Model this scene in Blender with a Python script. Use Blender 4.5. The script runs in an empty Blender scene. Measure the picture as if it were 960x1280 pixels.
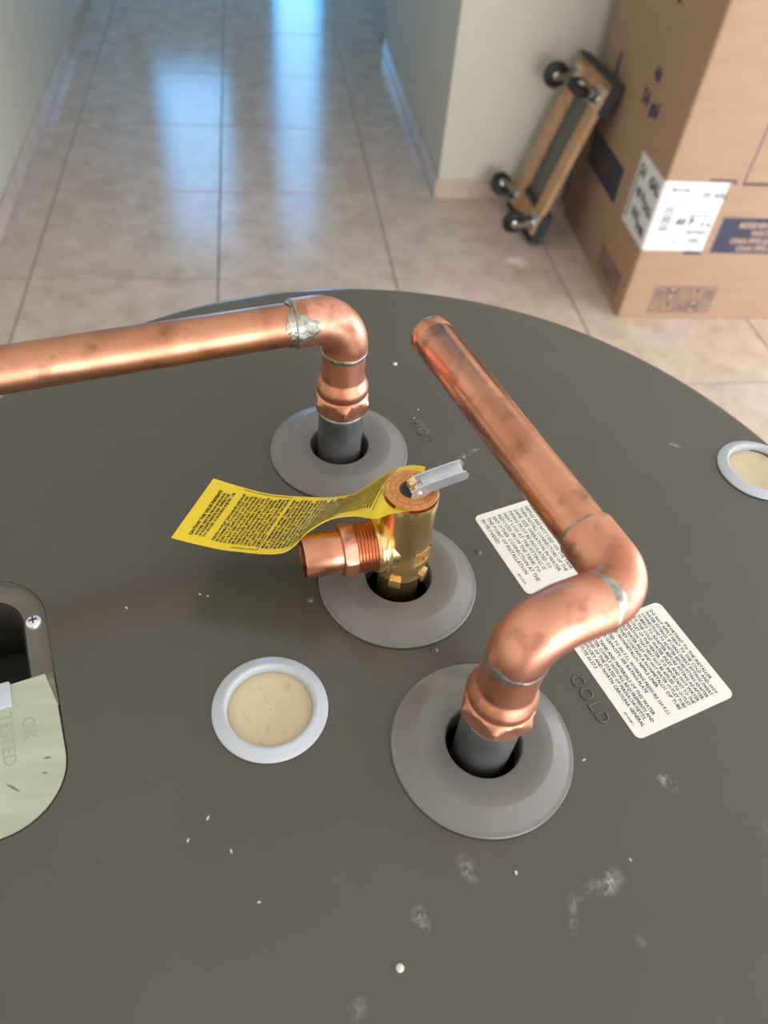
import bpy, bmesh, math, random
from mathutils import Vector, Matrix

random.seed(7)
scene = bpy.context.scene
COL = scene.collection
PI = math.pi
T = 1.16            # height of the heater top above the floor

# ------------------------------------------------------------------ camera
cam_d = bpy.data.cameras.new('camera')
cam = bpy.data.objects.new('camera', cam_d)
COL.objects.link(cam)
RX = Vector((0.98861489, -0.12809301, 0.07894798))
RY = Vector((-0.04442104, -0.74975587, -0.66022186))
RZ = Vector((0.14376152, 0.64919821, -0.74690984))
M = Matrix.Identity(4)
for i in range(3):
    M[i][0] = RX[i]; M[i][1] = -RY[i]; M[i][2] = -RZ[i]
M[0][3], M[1][3], M[2][3] = 0.0, 0.0, T + .334
cam.matrix_world = M
cam_d.sensor_fit = 'VERTICAL'
cam_d.sensor_height = 7.6
cam_d.sensor_width = 5.7
cam_d.lens = 7.6 * 965 / 1280
cam_d.clip_start = .01
cam_d.clip_end = 60
cam_d.dof.use_dof = True
cam_d.dof.focus_distance = .40
cam_d.dof.aperture_fstop = 1.9
scene.camera = cam

# ------------------------------------------------------------------ exposure, world, window light
vs = scene.view_settings
vs.view_transform = 'Standard'
vs.look = 'None'
vs.exposure = 1.06
vs.gamma = 1.0
vs.use_curve_mapping = False

world = bpy.data.worlds.new('world')
scene.world = world
world.use_nodes = True
world.node_tree.nodes['Background'].inputs[0].default_value = (.62, .80, 1.0, 1)
world.node_tree.nodes['Background'].inputs[1].default_value = 1.0


def area(name, loc, direction, sx, sy, power, col):
    d = bpy.data.lights.new(name, 'AREA')
    d.shape = 'RECTANGLE'; d.size = sx; d.size_y = sy
    d.energy = power; d.color = col
    o = bpy.data.objects.new(name, d)
    COL.objects.link(o)
    o.location = loc
    o.rotation_euler = Vector(direction).to_track_quat('-Z', 'Y').to_euler()
    return o


# daylight entering through the openings of the room shell below
area('daylight_patio_door', (1.75, -2.56, 1.20), (0, 1, 0), 3.1, 2.2, 55, (1.0, .95, .91))
area('daylight_side_door', (3.36, .6, 1.20), (-1, 0, 0), 3.2, 2.2, 43, (.95, .97, 1.0))
area('daylight_hall_window', (-.47, 6.66, 1.60), (0, -1, 0), .56, 1.5, 7, (.06, .46, 1.0))
area('daylight_hall_door', (.36, 6.66, 1.25), (0, -1, 0), .36, 2.2, 6, (.06, .46, 1.0))

# ------------------------------------------------------------------ materials


def new_mat(name):
    m = bpy.data.materials.new(name)
    m.use_nodes = True
    nt = m.node_tree
    b = nt.nodes['Principled BSDF']
    return m, nt, b


def N(nt, kind, **kw):
    n = nt.nodes.new(kind)
    for k, v in kw.items():
        setattr(n, k, v)
    return n


def mat(name, col, rough=.5, metal=0., col2=None, scale=20., stretch=(1, 1, 1), lo=.35, hi=.65, bump=0.,
        bscale=None, detail=4., spec=.5, rough2=None, coat=0.):
    m, nt, b = new_mat(name)
    b.inputs['Base Color'].default_value = (*col, 1)
    b.inputs['Roughness'].default_value = rough
    b.inputs['Metallic'].default_value = metal
    b.inputs['Specular IOR Level'].default_value = spec
    if coat:
        b.inputs['Coat Weight'].default_value = coat
        b.inputs['Coat Roughness'].default_value = .12
    if col2 or bump:
        tc = N(nt, 'ShaderNodeTexCoord')
        mp = N(nt, 'ShaderNodeMapping')
        mp.inputs['Scale'].default_value = stretch
        nt.links.new(tc.outputs['Object'], mp.inputs['Vector'])
    if col2:
        nz = N(nt, 'ShaderNodeTexNoise')
        nz.inputs['Scale'].default_value = scale
        nz.inputs['Detail'].default_value = detail
        nt.links.new(mp.outputs[0], nz.inputs['Vector'])
        cr = N(nt, 'ShaderNodeValToRGB')
        cr.color_ramp.elements[0].position = lo
        cr.color_ramp.elements[1].position = hi
        cr.color_ramp.elements[0].color = (*col2, 1)
        cr.color_ramp.elements[1].color = (*col, 1)
        nt.links.new(nz.outputs['Fac'], cr.inputs[0])
        nt.links.new(cr.outputs[0], b.inputs['Base Color'])
        if rough2 is not None:
            mr = N(nt, 'ShaderNodeMapRange')
            mr.inputs['From Min'].default_value = lo; mr.inputs['From Max'].default_value = hi
            mr.inputs['To Min'].default_value = rough2; mr.inputs['To Max'].default_value = rough
            nt.links.new(nz.outputs['Fac'], mr.inputs['Value'])
            nt.links.new(mr.outputs[0], b.inputs['Roughness'])
    if bump:
        nb = N(nt, 'ShaderNodeTexNoise')
        nb.inputs['Scale'].default_value = bscale or scale
        nb.inputs['Detail'].default_value = 3
        nt.links.new(mp.outputs[0], nb.inputs['Vector'])
        bp = N(nt, 'ShaderNodeBump')
        bp.inputs['Strength'].default_value = bump
        bp.inputs['Distance'].default_value = .002
        nt.links.new(nb.outputs['Fac'], bp.inputs['Height'])
        nt.links.new(bp.outputs[0], b.inputs['Normal'])
    return m


MT = {}
MT['paint'] = mat('wall_paint', (.58, .555, .465), .6, col2=(.56, .535, .45), scale=3, bump=.05, bscale=120)
MT['ceiling'] = mat('ceiling_paint', (.75, .75, .72), .8)
MT['grout'] = mat('grout', (.20, .155, .125), .8, col2=(.15, .115, .09), scale=30)
MT['frame'] = mat('window_frame_white', (.75, .75, .74), .4)
MT['lidsteel'] = None
MT['jacket'] = mat('heater_jacket_paint', (.105, .098, .080), .4)
MT['ring'] = mat('ring_plastic_grey', (.195, .184, .178), .32, col2=(.18, .17, .164), scale=60)
MT['black'] = mat('black_foam', (.006, .006, .006), .8)
MT['steel'] = mat('nipple_steel', (.23, .24, .25), .42, .75, col2=(.12, .13, .14), scale=45, lo=.3, hi=.6)
MT['zinc'] = mat('zinc_steel', (.80, .83, .86), .25, .8, col2=(.68, .71, .75), scale=80)
MT['brass'] = mat('brass', (.92, .69, .36), .25, 1., col2=(.82, .57, .26), scale=90, bump=.05, bscale=400)
MT['brassdark'] = mat('brass_lower', (.60, .43, .22), .38, 1., col2=(.42, .29, .14), scale=90)
MT['solder'] = mat('solder_tin', (.44, .44, .39), .42, 1., col2=(.22, .22, .19), scale=160, lo=.3, hi=.6, bump=.4, bscale=300)
MT['white_plastic'] = mat('cap_plastic_white', (.50, .54, .60), .28)
MT['foam'] = mat('cream_foam', (.66, .54, .365), .5, col2=(.52, .44, .31), scale=130, lo=.28, hi=.42, bump=.2, bscale=250)
MT['sticker'] = mat('sticker_paper', (.84, .825, .78), .4)
MT['ink'] = mat('black_ink', (.02, .02, .022), .5)
MT['greyink'] = mat('grey_ink', (.10, .10, .105), .5)
MT['yellow'] = mat('tag_yellow', (.80, .60, .03), .42)
MT['orange'] = mat('valve_disc_orange', (.66, .27, .07), .40, .2, col2=(.54, .20, .05), scale=120)
MT['discprint'] = mat('valve_disc_print', (.80, .58, .38), .4)
MT['cardboard'] = mat('cardboard', (.40, .255, .165), .75, col2=(.37, .235, .15), scale=9, stretch=(1, 1, 4))
MT['cardedge'] = mat('cardboard_edge', (.50, .33, .22), .75)
MT['navy'] = mat('navy_print', (.045, .044, .085), .6, col2=(.036, .036, .07), scale=30)
MT['boxlabel'] = mat('label_paper_white', (.78, .78, .80), .45)
MT['wood'] = mat('dolly_wood', (.55, .35, .19), .55, col2=(.42, .24, .12), scale=18, stretch=(6, 6, 1))
MT['carpet'] = mat('bumper_carpet', (.055, .055, .06), .95, col2=(.035, .035, .04), scale=150, bump=.4)
MT['deckgrey'] = mat('dolly_deck_grey', (.14, .14, .13), .8)
MT['rubber'] = mat('wheel_rubber', (.012, .012, .013), .5)
MT['castersteel'] = mat('caster_steel', (.62, .60, .56), .3, 1.)
MT['jbox'] = mat('junction_flange_paint', (.15, .138, .115), .4, col2=(.13, .118, .098), scale=50)
MT['cavity'] = mat('junction_cavity', (.03, .027, .023), .7)
MT['plate'] = mat('cover_plate_pale_green', (.47, .51, .38), .6, col2=(.40, .43, .315), scale=24, stretch=(1, 5, 1), lo=.35, hi=.62)
MT['plateworn'] = mat('plate_worn_metal', (.22, .20, .15), .7, col2=(.12, .105, .08), scale=300)
MT['emboss_dark'] = mat('plate_stamp', (.36, .39, .29), .6)
MT['wire'] = mat('black_wire', (.012, .012, .014), .35)
MT['crumb'] = mat('plaster_crumb', (.70, .68, .58), .7)
MT['shade_dark'] = mat('recess_shade', (.03, .03, .035), .5)  # near-black colour that paints in the shade of small recesses


def make_tile_mat():
    m, nt, b = new_mat('ceramic_floor_tile')
    tc = N(nt, 'ShaderNodeTexCoord')
    oi = N(nt, 'ShaderNodeObjectInfo')
    add = N(nt, 'ShaderNodeVectorMath', operation='ADD')
    sc = N(nt, 'ShaderNodeVectorMath', operation='SCALE')
    sc.inputs['Scale'].default_value = 3.7
    nt.links.new(oi.outputs['Location'], sc.inputs[0])
    nt.links.new(tc.outputs['Object'], add.inputs[0])
    nt.links.new(sc.outputs[0], add.inputs[1])
    n1 = N(nt, 'ShaderNodeTexNoise'); n1.inputs['Scale'].default_value = 9; n1.inputs['Detail'].default_value = 8
    n1.inputs['Roughness'].default_value = .68; n1.inputs['Distortion'].default_value = .15
    nt.links.new(add.outputs[0], n1.inputs['Vector'])
    cr = N(nt, 'ShaderNodeValToRGB')
    e = cr.color_ramp.elements
    e[0].position = .32; e[0].color = (.46, .345, .265, 1)
    e[1].position = .72; e[1].color = (.64, .51, .425, 1)
    x = e.new(.52); x.color = (.55, .43, .345, 1)
    nt.links.new(n1.outputs['Fac'], cr.inputs[0])
    nt.links.new(cr.outputs[0], b.inputs['Base Color'])
    mr = N(nt, 'ShaderNodeMapRange')
    mr.inputs['To Min'].default_value = .13; mr.inputs['To Max'].default_value = .22
    nt.links.new(n1.outputs['Fac'], mr.inputs['Value'])
    nt.links.new(mr.outputs[0], b.inputs['Roughness'])
    b.inputs['Specular IOR Level'].default_value = .3
    bp = N(nt, 'ShaderNodeBump'); bp.inputs['Strength'].default_value = .06; bp.inputs['Distance'].default_value = .002
    nt.links.new(n1.outputs['Fac'], bp.inputs['Height'])
    nt.links.new(bp.outputs[0], b.inputs['Normal'])
    return m


MT['tile'] = make_tile_mat()


def make_lid_mat():
    """Dark olive grey enamel with pale dusty scuffs."""
    m, nt, b = new_mat('heater_top_enamel')
    b.inputs['Roughness'].default_value = .23
    b.inputs['Specular IOR Level'].default_value = .6
    tc = N(nt, 'ShaderNodeTexCoord')
    base = N(nt, 'ShaderNodeTexNoise'); base.inputs['Scale'].default_value = 14; base.inputs['Detail'].default_value = 5
    nt.links.new(tc.outputs['Object'], base.inputs['Vector'])
    cr = N(nt, 'ShaderNodeValToRGB')
    cr.color_ramp.elements[0].position = .3; cr.color_ramp.elements[0].color = (.080, .073, .059, 1)
    cr.color_ramp.elements[1].position = .7; cr.color_ramp.elements[1].color = (.087, .080, .065, 1)
    nt.links.new(base.outputs['Fac'], cr.inputs[0])
    fine = N(nt, 'ShaderNodeTexNoise'); fine.inputs['Scale'].default_value = 260; fine.inputs['Detail'].default_value = 6
    fine.inputs['Roughness'].default_value = .7
    nt.links.new(tc.outputs['Object'], fine.inputs['Vector'])
    total = None
    # x, y, radius, stretch axis angle, stretch, strength   (heater-local metres)
    for (x, y, r, ang, st, amt) in [(.0739, .0927, .0075, 1.9, 1.6, .50), (.132, .0809, .0085, .6, 1.7, .85),
                                    (.1132, .0716, .0100, 1.35, 4.0, .45), (.1215, .0790, .0080, .5, 3.0, .35),
                                    (.1731, .1195, .0060, 2.3, 1.6, .80), (.0516, .076, .0065, 1.9, 1.4, .55),
                                    (.1373, .0584, .0050, 2.4, 2.5, .25), (.0990, .3610, .0100, 2.0, 2.2, .28),
                                    (.2630, .3372, .0060, 2.6, 2.6, .55), (.1215, .3345, .0065, .4, 2.4, .5),
                                    (.2150, .0950, .0100, .4, 1.5, .22), (.1290, .3390, .0050, .4, 2.4, .4),
                                    (.0230, .0480, .0070, 1.0, 1.5, .25)]:
        sub = N(nt, 'ShaderNodeVectorMath', operation='SUBTRACT')
        sub.inputs[1].default_value = (x - HC[0], y - HC[1], T)
        nt.links.new(tc.outputs['Object'], sub.inputs[0])
        rot = N(nt, 'ShaderNodeVectorRotate', rotation_type='Z_AXIS')
        rot.inputs['Angle'].default_value = -ang
        nt.links.new(sub.outputs[0], rot.inputs['Vector'])
        mul = N(nt, 'ShaderNodeVectorMath', operation='MULTIPLY')
        mul.inputs[1].default_value = (1 / r, st / r, 0)
        nt.links.new(rot.outputs[0], mul.inputs[0])
        ln = N(nt, 'ShaderNodeVectorMath', operation='LENGTH')
        nt.links.new(mul.outputs[0], ln.inputs[0])
        mr = N(nt, 'ShaderNodeMapRange')
        mr.inputs['From Min'].default_value = 1; mr.inputs['From Max'].default_value = 0
        mr.inputs['To Min'].default_value = 0; mr.inputs['To Max'].default_value = amt
        nt.links.new(ln.outputs['Value'], mr.inputs['Value'])
        if total is None:
            total = mr.outputs[0]
        else:
            ad = N(nt, 'ShaderNodeMath', operation='MAXIMUM')
            nt.links.new(total, ad.inputs[0]); nt.links.new(mr.outputs[0], ad.inputs[1])
            total = ad.outputs[0]
    fr = N(nt, 'ShaderNodeMapRange')
    fr.inputs['From Min'].default_value = .42; fr.inputs['From Max'].default_value = .62
    fr.inputs['To Max'].default_value = 1.1
    nt.links.new(fine.outputs['Fac'], fr.inputs['Value'])
    mm = N(nt, 'ShaderNodeMath', operation='MULTIPLY')
    nt.links.new(total, mm.inputs[0]); nt.links.new(fr.outputs[0], mm.inputs[1])
    mx = N(nt, 'ShaderNodeMix', data_type='RGBA')
    mx.inputs['B'].default_value = (.46, .46, .45, 1)
    nt.links.new(mm.outputs[0], mx.inputs['Factor'])
    nt.links.new(cr.outputs[0], mx.inputs['A'])
    nt.links.new(mx.outputs['Result'], b.inputs['Base Color'])
    return m


def make_copper(name, bright, tarnish, dark, rough=.24, spot=.57):
    m, nt, b = new_mat(name)
    b.inputs['Metallic'].default_value = 1
    tc = N(nt, 'ShaderNodeTexCoord')
    n1 = N(nt, 'ShaderNodeTexNoise'); n1.inputs['Scale'].default_value = 32; n1.inputs['Detail'].default_value = 5
    n1.inputs['Distortion'].default_value = .6
    nt.links.new(tc.outputs['Object'], n1.inputs['Vector'])
    cr = N(nt, 'ShaderNodeValToRGB')
    e = cr.color_ramp.elements
    e[0].position = .36; e[0].color = (*tarnish, 1)
    e[1].position = .60; e[1].color = (*bright, 1)
    nt.links.new(n1.outputs['Fac'], cr.inputs[0])
    n2 = N(nt, 'ShaderNodeTexNoise'); n2.inputs['Scale'].default_value = 75; n2.inputs['Detail'].default_value = 6
    nt.links.new(tc.outputs['Object'], n2.inputs['Vector'])
    r2 = N(nt, 'ShaderNodeMapRange')
    r2.inputs['From Min'].default_value = spot; r2.inputs['From Max'].default_value = spot + .13
    r2.inputs['To Max'].default_value = .6
    nt.links.new(n2.outputs['Fac'], r2.inputs['Value'])
    mx = N(nt, 'ShaderNodeMix', data_type='RGBA')
    mx.inputs['B'].default_value = (*dark, 1)
    nt.links.new(r2.outputs[0], mx.inputs['Factor']); nt.links.new(cr.outputs[0], mx.inputs['A'])
    nt.links.new(mx.outputs['Result'], b.inputs['Base Color'])
    rr = N(nt, 'ShaderNodeMapRange')
    rr.inputs['From Min'].default_value = .3; rr.inputs['From Max'].default_value = .7
    rr.inputs['To Min'].default_value = rough + .10; rr.inputs['To Max'].default_value = rough
    nt.links.new(n1.outputs['Fac'], rr.inputs['Value'])
    nt.links.new(rr.outputs[0], b.inputs['Roughness'])
    bp = N(nt, 'ShaderNodeBump'); bp.inputs['Strength'].default_value = .08; bp.inputs['Distance'].default_value = .001
    nt.links.new(n2.outputs['Fac'], bp.inputs['Height'])
    nt.links.new(bp.outputs[0], b.inputs['Normal'])
    return m


HC = (.0645, .2395)       # heater axis
MT['lid'] = make_lid_mat()
MT['copper'] = make_copper('copper_tube', (.76, .37, .245), (.58, .25, .15), (.25, .115, .07), .23)
MT['copperdull'] = make_copper('copper_tube_dull', (.62, .30, .185), (.45, .20, .115), (.20, .095, .055), .33)
MT['copperfit'] = make_copper('copper_fitting', (.80, .385, .275), (.60, .25, .155), (.28, .12, .075), .35, .54)
MT['copperthread'] = make_copper('copper_thread', (.62, .21, .10), (.48, .155, .07), (.25, .09, .04), .26)

# ------------------------------------------------------------------ helpers


def rootloc(p):
    v = Vector((0, 0, 0))
    while p is not None:
        v += p.location
        p = p.parent
    return v


def mesh_obj(name, verts, faces, material, parent=None, smooth=False, angle=None, label=None, mats=None, midx=None):
    off = rootloc(parent) if parent else Vector((0, 0, 0))
    me = bpy.data.meshes.new(name)
    me.from_pydata([tuple(Vector(v) - off) for v in verts], [], faces)
    for mm in (mats or [material]):
        me.materials.append(mm)
    if midx:
        for p, k in zip(me.polygons, midx):
            p.material_index = k
    me.update()
    bm = bmesh.new(); bm.from_mesh(me)
    bmesh.ops.recalc_face_normals(bm, faces=bm.faces)
    bm.to_mesh(me); bm.free()
    if smooth:
        me.shade_smooth()
        if angle is not None:
            me.set_sharp_from_angle(angle=math.radians(angle))
    o = bpy.data.objects.new(name, me)
    COL.objects.link(o)
    o.parent = parent
    if label:
        o['label'] = label
    return o


def thing(name, loc, label, cat, group=None):
    o = bpy.data.objects.new(name, None)
    o.empty_display_size = .05
    COL.objects.link(o)
    o.location = loc
    o['label'] = label; o['category'] = cat
    if group:
        o['group'] = group
    return o


def tag(o, label, cat, group=None):
    o['label'] = label; o['category'] = cat
    if group:
        o['group'] = group
    return o


def basis(d, ref=(0, 0, 1)):
    d = Vector(d).normalized()
    r = Vector(ref)
    if abs(d.dot(r)) > .95:
        r = Vector((1, 0, 0))
    u = (r - d * r.dot(d)).normalized()
    return u, d.cross(u), d


def lathe(origin, d, prof, seg=64, closed=False, hexa=False):
    """Revolve (radius, distance along d) pairs about the axis through origin."""
    u, v, d = basis(d)
    o = Vector(origin)
    vs_, fs = [], []
    for (r, h) in prof:
        for i in range(seg):
            a = 2 * PI * i / seg
            vs_.append(o + d * h + (u * math.cos(a) + v * math.sin(a)) * r)
    n = len(prof)
    for j in range(n - 1 if not closed else n):
        for i in range(seg):
            a = j * seg + i; b = j * seg + (i + 1) % seg
            k = ((j + 1) % n) * seg
            fs.append((a, b, k + (i + 1) % seg, k + i))
    return vs_, fs


def cap(vs_, fs, seg, ring, flip=False):
    idx = list(range(ring * seg, ring * seg + seg))
    fs.append(tuple(idx[::-1] if flip else idx))


def sweep(path, radii, seg=32, caps=True):
    """Tube along a list of points (rotation minimising frames)."""
    pts = [Vector(p) for p in path]
    n = len(pts)
    tang = []
    for i in range(n):
        a = pts[max(i - 1, 0)]; b = pts[min(i + 1, n - 1)]
        tang.append((b - a).normalized())
    u, v, _ = basis(tang[0])
    vs_, fs = [], []
    for i in range(n):
        t = tang[i]
        u = (u - t * u.dot(t)).normalized()
        v = t.cross(u)
        r = radii[i] if isinstance(radii, (list, tuple)) else radii
        for k in range(seg):
            a = 2 * PI * k / seg
            vs_.append(pts[i] + (u * math.cos(a) + v * math.sin(a)) * r)
    for i in range(n - 1):
        for k in range(seg):
            fs.append((i * seg + k, i * seg + (k + 1) % seg, (i + 1) * seg + (k + 1) % seg, (i + 1) * seg + k))
    if caps:
        fs.append(tuple(range(seg))[::-1])
        fs.append(tuple(range((n - 1) * seg, n * seg)))
    return vs_, fs


def fillet(a, c, b, r, n=14):
    """Points from a to b rounding the corner c with bend radius r."""
    a, c, b = Vector(a), Vector(c), Vector(b)
    d1 = (a - c).normalized(); d2 = (b - c).normalized()
    ang = d1.angle(d2)
    t = r / math.tan(ang / 2)
    p1 = c + d1 * t; p2 = c + d2 * t
    ctr = c + (d1 + d2).normalized() * (r / math.sin(ang / 2))
    pts = [a]
    v1 = p1 - ctr; v2 = p2 - ctr
    tot = v1.angle(v2)
    ax = v1.cross(v2).normalized()
    for i in range(n + 1):
        pts.append(ctr + Matrix.Rotation(tot * i / n, 3, ax) @ v1)
    pts.append(b)
    return pts


def boxv(c, ax, size, bev=0.):
    """Bevelled box: centre c, three axes, full sizes. Returns verts, faces."""
    bm = bmesh.new()
    bmesh.ops.create_cube(bm, size=1)
    for v in bm.verts:
        v.co = Vector((v.co.x * size[0], v.co.y * size[1], v.co.z * size[2]))
    if bev:
        bmesh.ops.bevel(bm, geom=list(bm.edges), offset=bev, segments=2, affect='EDGES', profile=.6)
    bm.verts.index_update()
    A = [Vector(a) for a in ax]
    vs_ = [Vector(c) + A[0] * v.co.x + A[1] * v.co.y + A[2] * v.co.z for v in bm.verts]
    fs = [tuple(v.index for v in f.verts) for f in bm.faces]
    bm.free()
    return vs_, fs


XYZ = ((1, 0, 0), (0, 1, 0), (0, 0, 1))


def abox(x0, x1, y0, y1, z0, z1, bev=0.):
    return boxv(((x0 + x1) / 2, (y0 + y1) / 2, (z0 + z1) / 2), XYZ, (x1 - x0, y1 - y0, z1 - z0), bev)


def join(*parts):
    V, F = [], []
    for vs_, fs in parts:
        k = len(V)
        V += list(vs_)
        F += [tuple(i + k for i in f) for f in fs]
    return V, F


def prism(poly, origin, ex, ey, ez, h0, h1):
    """Extrude a 2D polygon given in the ex/ey frame between heights h0 and h1 along ez."""
    o, ex, ey, ez = Vector(origin), Vector(ex), Vector(ey), Vector(ez)
    n = len(poly)
    vs_ = [o + ex * x + ey * y + ez * h0 for x, y in poly] + [o + ex * x + ey * y + ez * h1 for x, y in poly]
    fs = [tuple(range(n))[::-1], tuple(range(n, 2 * n))]
    for i in range(n):
        j = (i + 1) % n
        fs.append((i, j, n + j, n + i))
    return vs_, fs


def rrect(x0, x1, y0, y1, r, n=8):
    pts = []
    for cx, cy, a0 in ((x1 - r, y1 - r, 0), (x0 + r, y1 - r, PI / 2), (x0 + r, y0 + r, PI), (x1 - r, y0 + r, 1.5 * PI)):
        for i in range(n + 1):
            a = a0 + PI / 2 * i / n
            pts.append((cx + r * math.cos(a), cy + r * math.sin(a)))
    return pts


def filled(name, loops, z0, z1, material, parent, label=None):
    """Flat sheet bounded by the first loop with the others cut out of it; real holes, real thickness."""
    cu = bpy.data.curves.new(name, 'CURVE')
    cu.dimensions = '2D'; cu.fill_mode = 'BOTH'; cu.extrude = (z1 - z0) / 2
    for lp in loops:
        s = cu.splines.new('POLY'); s.points.add(len(lp) - 1); s.use_cyclic_u = True
        for p, (x, y) in zip(s.points, lp):
            p.co = (x, y, 0, 1)
    ob = bpy.data.objects.new('tmp', cu)
    me = ob.to_mesh()
    V = [(v.co.x, v.co.y, v.co.z + (z0 + z1) / 2) for v in me.vertices]
    F = [tuple(p.vertices) for p in me.polygons]
    ob.to_mesh_clear()
    bpy.data.objects.remove(ob); bpy.data.curves.remove(cu)
    return mesh_obj(name, V, F, material, parent, label=label)


def text2d(body, size, bold=0., align='LEFT', space=1., shear=0., res=1, ext=0., bev=0.):
    cu = bpy.data.curves.new('txt', 'FONT')
    cu.body = body; cu.size = size; cu.offset = bold; cu.align_x = align
    cu.space_character = space; cu.resolution_u = res; cu.shear = shear; cu.extrude = ext; cu.bevel_depth = bev; cu.bevel_resolution = 2
    ob = bpy.data.objects.new('tmp', cu)
    me = ob.to_mesh()
    V = [tuple(v.co) for v in me.vertices]
    F = [tuple(p.vertices) for p in me.polygons]
    ob.to_mesh_clear()
    bpy.data.objects.remove(ob); bpy.data.curves.remove(cu)
    return V, F


def width(V):
    return (max(v[0] for v in V) - min(v[0] for v in V)) if V else 0


def place2d(V, F, origin, ex, ey, ez=None, h=0.):
    o, ex, ey = Vector(origin), Vector(ex), Vector(ey)
    ez = Vector(ez) if ez else ex.cross(ey)
    return [o + ex * v[0] + ey * v[1] + ez * (h + v[2]) for v in V], F


# ================================================================== THE ROOM
XL, XR, YB, YF, ZC = -.90, 3.40, -2.60, 2.9895, 2.60
HXR = .722                   # right side of the hallway
YH = 4.623                   # where the hallway's right wall ends
YE = 6.70                    # far end of the hallway


def struct(name, vf, material, parent=None):
    o = mesh_obj(name, vf[0], vf[1], material, parent)
    o['kind'] = 'structure'
    return o


floor = struct('floor', join(abox(XL - .1, XR + .1, YB - .1, 3.05, -.08, -.003),
                             abox(XL - .1, 2.2, 3.05, YE + .1, -.08, -.003)), MT['grout'])
floor['label'] = 'beige ceramic tile floor with brown grout lines'

# individually laid tiles
PITCH, GX, GY, GAP = .6145, -.146, 2.398, .0055
tile_cache = {}


def tile_mesh(w, d):
    key = (round(w, 3), round(d, 3))
    if key not in tile_cache:
        vs_, fs = boxv((0, 0, -.004), XYZ, (w, d, .008), .0012)
        me = bpy.data.meshes.new('tile')
        me.from_pydata([tuple(v) for v in vs_], [], fs)
        me.materials.append(MT['tile'])
        me.update()
        tile_cache[key] = me
    return tile_cache[key]


regions = [(XL, XR, YB, GY + PITCH), (XL, HXR, GY + PITCH, GY + 4 * PITCH), (XL, 2.0, GY + 4 * PITCH, YE)]
for (rx0, rx1, ry0, ry1) in regions:
    for i in range(-3, 8):
        for j in range(-10, 9):
            x0 = max(GX + i * PITCH, rx0); x1 = min(GX + (i + 1) * PITCH, rx1)
            y0 = max(GY + j * PITCH, ry0); y1 = min(GY + (j + 1) * PITCH, ry1)
            if x1 - x0 < .03 or y1 - y0 < .03:
                continue
            o = bpy.data.objects.new('tile', tile_mesh(x1 - x0 - GAP, y1 - y0 - GAP))
            COL.objects.link(o)
            o.parent = floor
            o.location = ((x0 + x1) / 2, (y0 + y1) / 2, random.uniform(-.0004, .0004))

# walls (with the openings the daylight comes through)
w = struct('wall_left', abox(XL - .1, XL, YB - .1, YE + .1, 0, ZC), MT['paint'])
w = struct('wall_front', join(abox(HXR, XR + .1, YF, YF + .12, 0, ZC)), MT['paint'])
w = struct('wall_hall_right', join(abox(HXR, HXR + .12, YF + .12, YH, 0, ZC)), MT['paint'])
w = struct('wall_hall_return', abox(HXR + .12, 2.0, YH - .12, YH, 0, ZC), MT['paint'])
w = struct('wall_end_right', abox(2.0, 2.1, YH - .12, YE + .1, 0, ZC), MT['paint'])
w = struct('wall_end', join(abox(XL, -.75, YE, YE + .1, 0, ZC), abox(-.19, .18, YE, YE + .1, 0, ZC),
                            abox(.54, 2.0, YE, YE + .1, 0, ZC), abox(-.75, -.19, YE, YE + .1, 0, .85),
                            abox(-.75, -.19, YE, YE + .1, 2.35, ZC), abox(.18, .54, YE, YE + .1, 0, .15),
                            abox(.18, .54, YE, YE + .1, 2.35, ZC)), MT['paint'])
w = struct('wall_right', join(abox(XR, XR + .1, YB - .1, -1.0, 0, ZC), abox(XR, XR + .1, 2.2, YF + .12, 0, ZC),
                              abox(XR, XR + .1, -1.0, 2.2, 0, .1), abox(XR, XR + .1, -1.0, 2.2, 2.3, ZC)), MT['paint'])
w = struct('wall_back', join(abox(XL, .2, YB - .1, YB, 0, ZC), abox(3.3, XR, YB - .1, YB, 0, ZC),
                             abox(.2, 3.3, YB - .1, YB, 2.3, ZC), abox(.2, 3.3, YB - .1, YB, 0, .1)), MT['paint'])
struct('ceiling', join(abox(XL - .1, XR + .1, YB - .1, YF + .12, ZC, ZC + .08),
                       abox(XL - .1, 2.1, YF + .12, YE + .1, ZC, ZC + .08)), MT['ceiling'])

# tile skirting
SK = .078
struct('baseboard_left', abox(XL, XL + .012, YB, YE, .001, SK, .002), MT['tile'])
struct('baseboard_front', abox(HXR, XR, YF - .012, YF, .001, SK, .002), MT['tile'])
struct('baseboard_hall', abox(HXR - .012, HXR, YF - .012, YH, .001, SK, .002), MT['tile'])


def window(name, c, along, w_, h, into):
    """Frame bars around an opening: outer frame and one mullion."""
    al, inn = Vector(along), Vector(into)
    ax = (al, inn, Vector((0, 0, 1)))
    c = Vector(c)
    t = .05
    parts = [boxv(c + al * s * (w_ / 2 - t / 2), ax, (t, .06, h), .004) for s in (-1, 1)]
    parts += [boxv(c + Vector((0, 0, s * (h / 2 - t / 2))), ax, (w_ - 2 * t, .06, t), .004) for s in (-1, 1)]
    return struct(name, join(*parts), MT['frame'])


window('window_1', (-.47, YE + .03, 1.60), (1, 0, 0), .56, 1.5, (0, 1, 0))
window('door_1', (.36, YE + .03, 1.25), (1, 0, 0), .36, 2.2, (0, 1, 0))
window('door_3', (1.75, YB - .03, 1.20), (1, 0, 0), 3.1, 2.2, (0, 1, 0))
window('door_2', (XR + .03, .6, 1.20), (0, 1, 0), 3.2, 2.2, (1, 0, 0))

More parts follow.
